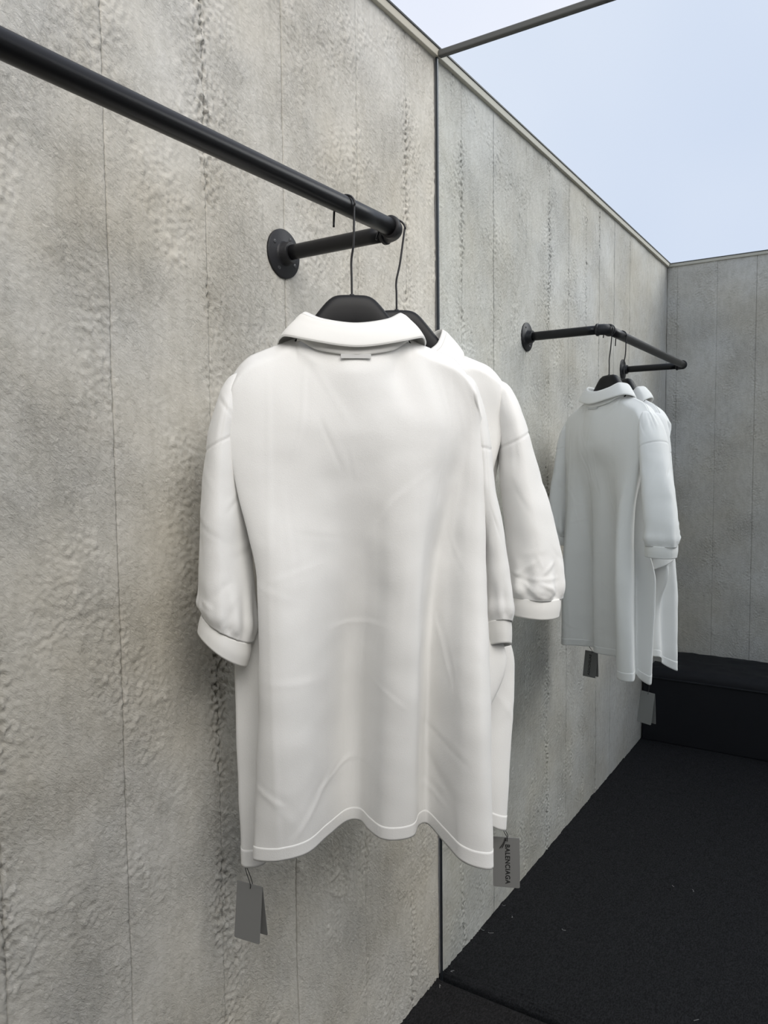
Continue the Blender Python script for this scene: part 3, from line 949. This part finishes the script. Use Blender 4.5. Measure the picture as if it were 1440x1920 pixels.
SHIRT2 = dict(
    top=TOP, z=[1.44, 1.36, 1.20, 1.03, None], t=[0.16, 0.27, 0.47, 0.68, 1.0],
    secs=[
        [(-.178, .010), (-.188, .032), (-.158, .046), (-.112, .054), (-.070, .058), (-.032, .060), (.000, .060), (.028, .060), (.052, .058), (.074, .056),
         (.098, .049), (.120, .046), (.140, .043), (.160, .039), (.178, .034), (.190, .026), (.196, .014), (.186, -.002),
         (.186, -.020), (.170, -.038), (.120, -.048), (.060, -.052), (.000, -.054), (-.060, -.052), (-.120, -.046), (-.160, -.036), (-.178, -.022), (-.178, -.004)],
        [(-.160, .006), (-.176, .034), (-.152, .050), (-.112, .051), (-.072, .044), (-.034, .040), (-.002, .040), (.028, .041), (.054, .040), (.077, .042),
         (.100, .044), (.122, .046), (.142, .046), (.160, .040), (.176, .032), (.188, .022), (.190, .010), (.174, -.002),
         (.176, -.020), (.164, -.038), (.118, -.047), (.060, -.050), (.000, -.052), (-.062, -.050), (-.116, -.045), (-.152, -.034), (-.162, -.016), (-.158, -.004)],
        [(-.130, .006), (-.160, .038), (-.140, .060), (-.112, .052), (-.080, .026), (-.040, .022), (-.005, .032), (.028, .032), (.056, .022), (.080, .020),
         (.102, .034), (.124, .046), (.142, .048), (.160, .042), (.176, .034), (.188, .022), (.192, .008), (.172, -.004),
         (.172, -.022), (.156, -.038), (.112, -.046), (.060, -.048), (-.005, -.050), (-.066, -.048), (-.112, -.044), (-.146, -.034), (-.152, -.016), (-.136, -.004)],
        [(-.140, .008), (-.172, .046), (-.148, .068), (-.122, .056), (-.094, .010), (-.044, .008), (-.005, .024), (.030, .030), (.060, .012), (.084, .002),
         (.106, .020), (.130, .044), (.150, .052), (.170, .044), (.186, .032), (.196, .020), (.200, .006), (.176, -.006),
         (.190, -.024), (.166, -.038), (.116, -.046), (.060, -.048), (-.005, -.050), (-.070, -.048), (-.124, -.044), (-.176, -.040), (-.200, -.018), (-.150, -.002)],
        [(-.150, .012), (-.186, .050), (-.158, .070), (-.128, .060), (-.104, -.004), (-.050, -.006), (-.005, .014), (.030, .022), (.062, .002), (.088, -.014),
         (.110, .004), (.136, .036), (.156, .048), (.178, .044), (.196, .032), (.208, .020), (.212, .006), (.188, -.008),
         (.204, -.026), (.176, -.040), (.120, -.046), (.060, -.048), (-.005, -.050), (-.072, -.048), (-.128, -.044), (-.168, -.044), (-.185, -.018), (-.156, .000)]],
    hemz=[.760, .752, .750, .755, .775, .785, .785, .785, .785, .785, .785, .785, .782, .780, .778, .776, .776, .790,
          .800, .800, .795, .790, .785, .780, .765, .745, .735, .745],
    sleeves=[
        ([(-.166, 0, 1.532, .004, .008), (-.176, 0, 1.522, .0125, .022), (-.183, 0, 1.506, .0175, .033), (-.192, 0, 1.475, .0225, .042), (-.202, 0, 1.430, .0260, .048), (-.214, .001, 1.360, .034, .050), (-.228, .002, 1.290, .040, .052),
          (-.242, .004, 1.185, .047, .052), (-.243, .004, 1.150, .044, .046, .05, 0)],
         [(-.243, .004, 1.152, .042, .045, .05, 0), (-.242, .004, 1.138, .043, .046, .05, 0), (-.241, .004, 1.118, .041, .044, .05, 0)]),
        ([(.166, 0, 1.532, .004, .008), (.176, .001, 1.522, .0120, .021), (.183, .002, 1.506, .0160, .031), (.192, .003, 1.475, .0200, .040), (.202, .005, 1.430, .0235, .045), (.212, .007, 1.360, .028, .047), (.222, .010, 1.290, .031, .050),
          (.228, .014, 1.185, .035, .050), (.226, .014, 1.145, .032, .044, .3, 0)],
         [(.226, .014, 1.147, .030, .043, .3, 0), (.226, .014, 1.132, .0315, .044, .3, 0), (.226, .014, 1.115, .030, .042, .3, 0)])],
    seam=[(1.428, -0.5), (1.425, -0.4)], creases=[(-x0 * 0.9 + 0.02, z0 - 0.03, -x1 * 0.9 + 0.02, z1 - 0.03, w, a) for (x0, z0, x1, z1, w, a) in BACK_CREASES], front=0.62,
    sleeve_creases=[(-1, SLEEVE_FRONT_CREASES), None])

build_shirt(C1, T1, 'oversized white polo shirt hanging with its back towards the room', SHIRT1, 101)
build_shirt(C2, T2 + math.pi, 'oversized white polo shirt hanging with its back towards the mirror', SHIRT2, 202)

# ------------------------------------------------------------------ swing tags
def text_mesh(body, size):
    cu = bpy.data.curves.new('lettering', 'FONT')
    cu.body = body; cu.size = size; cu.align_x = 'CENTER'; cu.align_y = 'CENTER'
    cu.offset = size * 0.030; cu.extrude = 0.00012; cu.space_character = 1.12
    tmp = bpy.data.objects.new('lettering_tmp', cu)
    COL.objects.link(tmp)
    dg = bpy.context.evaluated_depsgraph_get()
    me = bpy.data.meshes.new_from_object(tmp.evaluated_get(dg))
    bpy.data.objects.remove(tmp)
    me.name = 'lettering'
    return me
LET = text_mesh('BALENCIAGA', 0.0112)
LET.materials.clear(); LET.materials.append(M_INK)

def build_tag(loc, yaw, tilt, open_ang, text_leaf, label, cord_to, knot):
    """tent-folded card hung by its top fold; leaf 0 faces local -y, leaf 1 faces local +y."""
    W, HH, T = 0.0475, 0.090, 0.0007
    t = empty('hang_tag', loc, yaw)
    t.rotation_euler = (0, tilt, yaw)
    tag(t, label, 'tag', 'grey folded tags hanging from the shirts')
    for i, sg in enumerate((-1, 1)):
        bm = bmesh.new()
        r = 0.0028
        pts = [(-W / 2, 0), (W / 2, 0)]
        for cx, a0 in ((W / 2 - r, 0), (-W / 2 + r, -math.pi / 2)):
            for k in range(5):
                a = a0 - k * math.pi / 8
                pts.append((cx + r * math.cos(a), -HH + r + r * math.sin(a)))
        vs = [bm.verts.new((x, 0, z)) for x, z in pts]
        f = bm.faces.new(vs)
        ex = bmesh.ops.extrude_face_region(bm, geom=[f])
        for v in ex['geom']:
            if isinstance(v, bmesh.types.BMVert): v.co.y += sg * T
        bmesh.ops.recalc_face_normals(bm, faces=bm.faces)
        me = bpy.data.meshes.new('card_leaf'); bm.to_mesh(me); bm.free()
        me.materials.append(M_CARD)
        o = bpy.data.objects.new('card_leaf', me); COL.objects.link(o)
        o.parent = t
        ang = open_ang[i]
        o.rotation_euler = (sg * ang, 0, 0)
        if i == text_leaf:
            l = bpy.data.objects.new('lettering', LET.copy()); COL.objects.link(l)
            l.parent = o
            l['label'] = 'black printed lettering'
            # letters run down the card; their face looks out along sg*y
            if sg < 0:
                M = Matrix(((0, 1.05, 0, 0), (0, 0, -1, 0), (-0.97, 0, 0, 0), (0, 0, 0, 1)))
            else:
                M = Matrix(((0, -1.05, 0, 0), (0, 0, 1, 0), (-0.97, 0, 0, 0), (0, 0, 0, 1)))
            l.matrix_local = Matrix.Translation((-sg * 0.0020, sg * (T + 0.0001), -HH * 0.53)) @ M
    # doubled cord from the fold up to the hem
    inv = (Matrix.Translation(loc) @ Euler((0, tilt, yaw)).to_matrix().to_4x4()).inverted()
    e = inv @ Vector(cord_to)
    hole = Vector((0.002, 0, 0.0006))
    s = None
    loops = [[hole + Vector((0, -0.0022, -0.007)), hole + Vector((0, -0.0018, 0.0)), (hole + e) / 2 + Vector((-0.0012, -0.001, 0)), e],
             [e, (hole + e) / 2 + Vector((0.002, 0.001, 0)), hole + Vector((0.001, 0.0022, 0.001)), hole + Vector((0, 0.0022, -0.007))]]
    path = crom(np.array([list(v) for lp in loops for v in lp]), 40)
    s = tube_path('string', path, 0.0006, M_CORD, t, 8)
    if knot:
        k0 = hole + Vector((-0.003, -0.0030, -0.003))
        lathe('knot', k0, (0, 0, 1), [(-0.003, 0.0004), (-0.0015, 0.0016), (0.0015, 0.0017), (0.003, 0.0005)], M_CORD, s, 10)
        tube_path('string_end', [k0, k0 + Vector((-0.005, -0.001, -0.009)), k0 + Vector((-0.010, -0.001, -0.016))], 0.0006, M_CORD, s, 8)
        tube_path('string_end', [k0, k0 + Vector((-0.003, -0.0012, -0.009)), k0 + Vector((-0.006, -0.0012, -0.015))], 0.0006, M_CORD, s, 8)
    return t

def wpt(C, th, u, v, z):
    return (C[0] + u * math.cos(th) + v * math.sin(th), C[1] + u * math.sin(th) - v * math.cos(th), z)

build_tag((0.1345, -0.870, 0.722), math.radians(9), 0.02, (0.10, 0.16), 1,
          'grey folded tag below the shirt near the wall, blank side towards the room', wpt(C1, T1, -.1845, -.0140, .752), False)
build_tag((0.4155, -0.506, 0.716), math.radians(22), -0.01, (0.05, 0.20), 0,
          'grey folded tag with lettering facing the room, below the shirt by the mirror', wpt(C2, T2, .180, .014, .742), True)

# ------------------------------------------------------------------ lint on the carpet
rl_ = random.Random(4)
lint_pos = [(0.059, -0.352), (0.012, -0.396), (0.010, -0.247), (0.036, -0.245), (0.020, -0.034), (0.214, -0.373), (0.436, -0.785), (0.497, -0.790), (0.617, -0.190)]
for (x, y) in lint_pos:
    a = rl_.uniform(0, 6.28); ln = rl_.uniform(0.006, 0.014)
    pts = []
    for k in range(7):
        f = k / 6 - 0.5
        pts.append((x + ln * f * math.cos(a) + 0.003 * math.sin(5 * f + a), y + ln * f * math.sin(a) + 0.003 * math.cos(6 * f), 0.0018 + 0.0015 * math.sin(math.pi * (f + 0.5))))
    o = tube_path('lint_thread', pts, 0.00045, M_LINT, None, 6)
    tag(o, 'tiny pale lint thread lying on the charcoal carpet', 'lint', 'lint threads on the carpet')
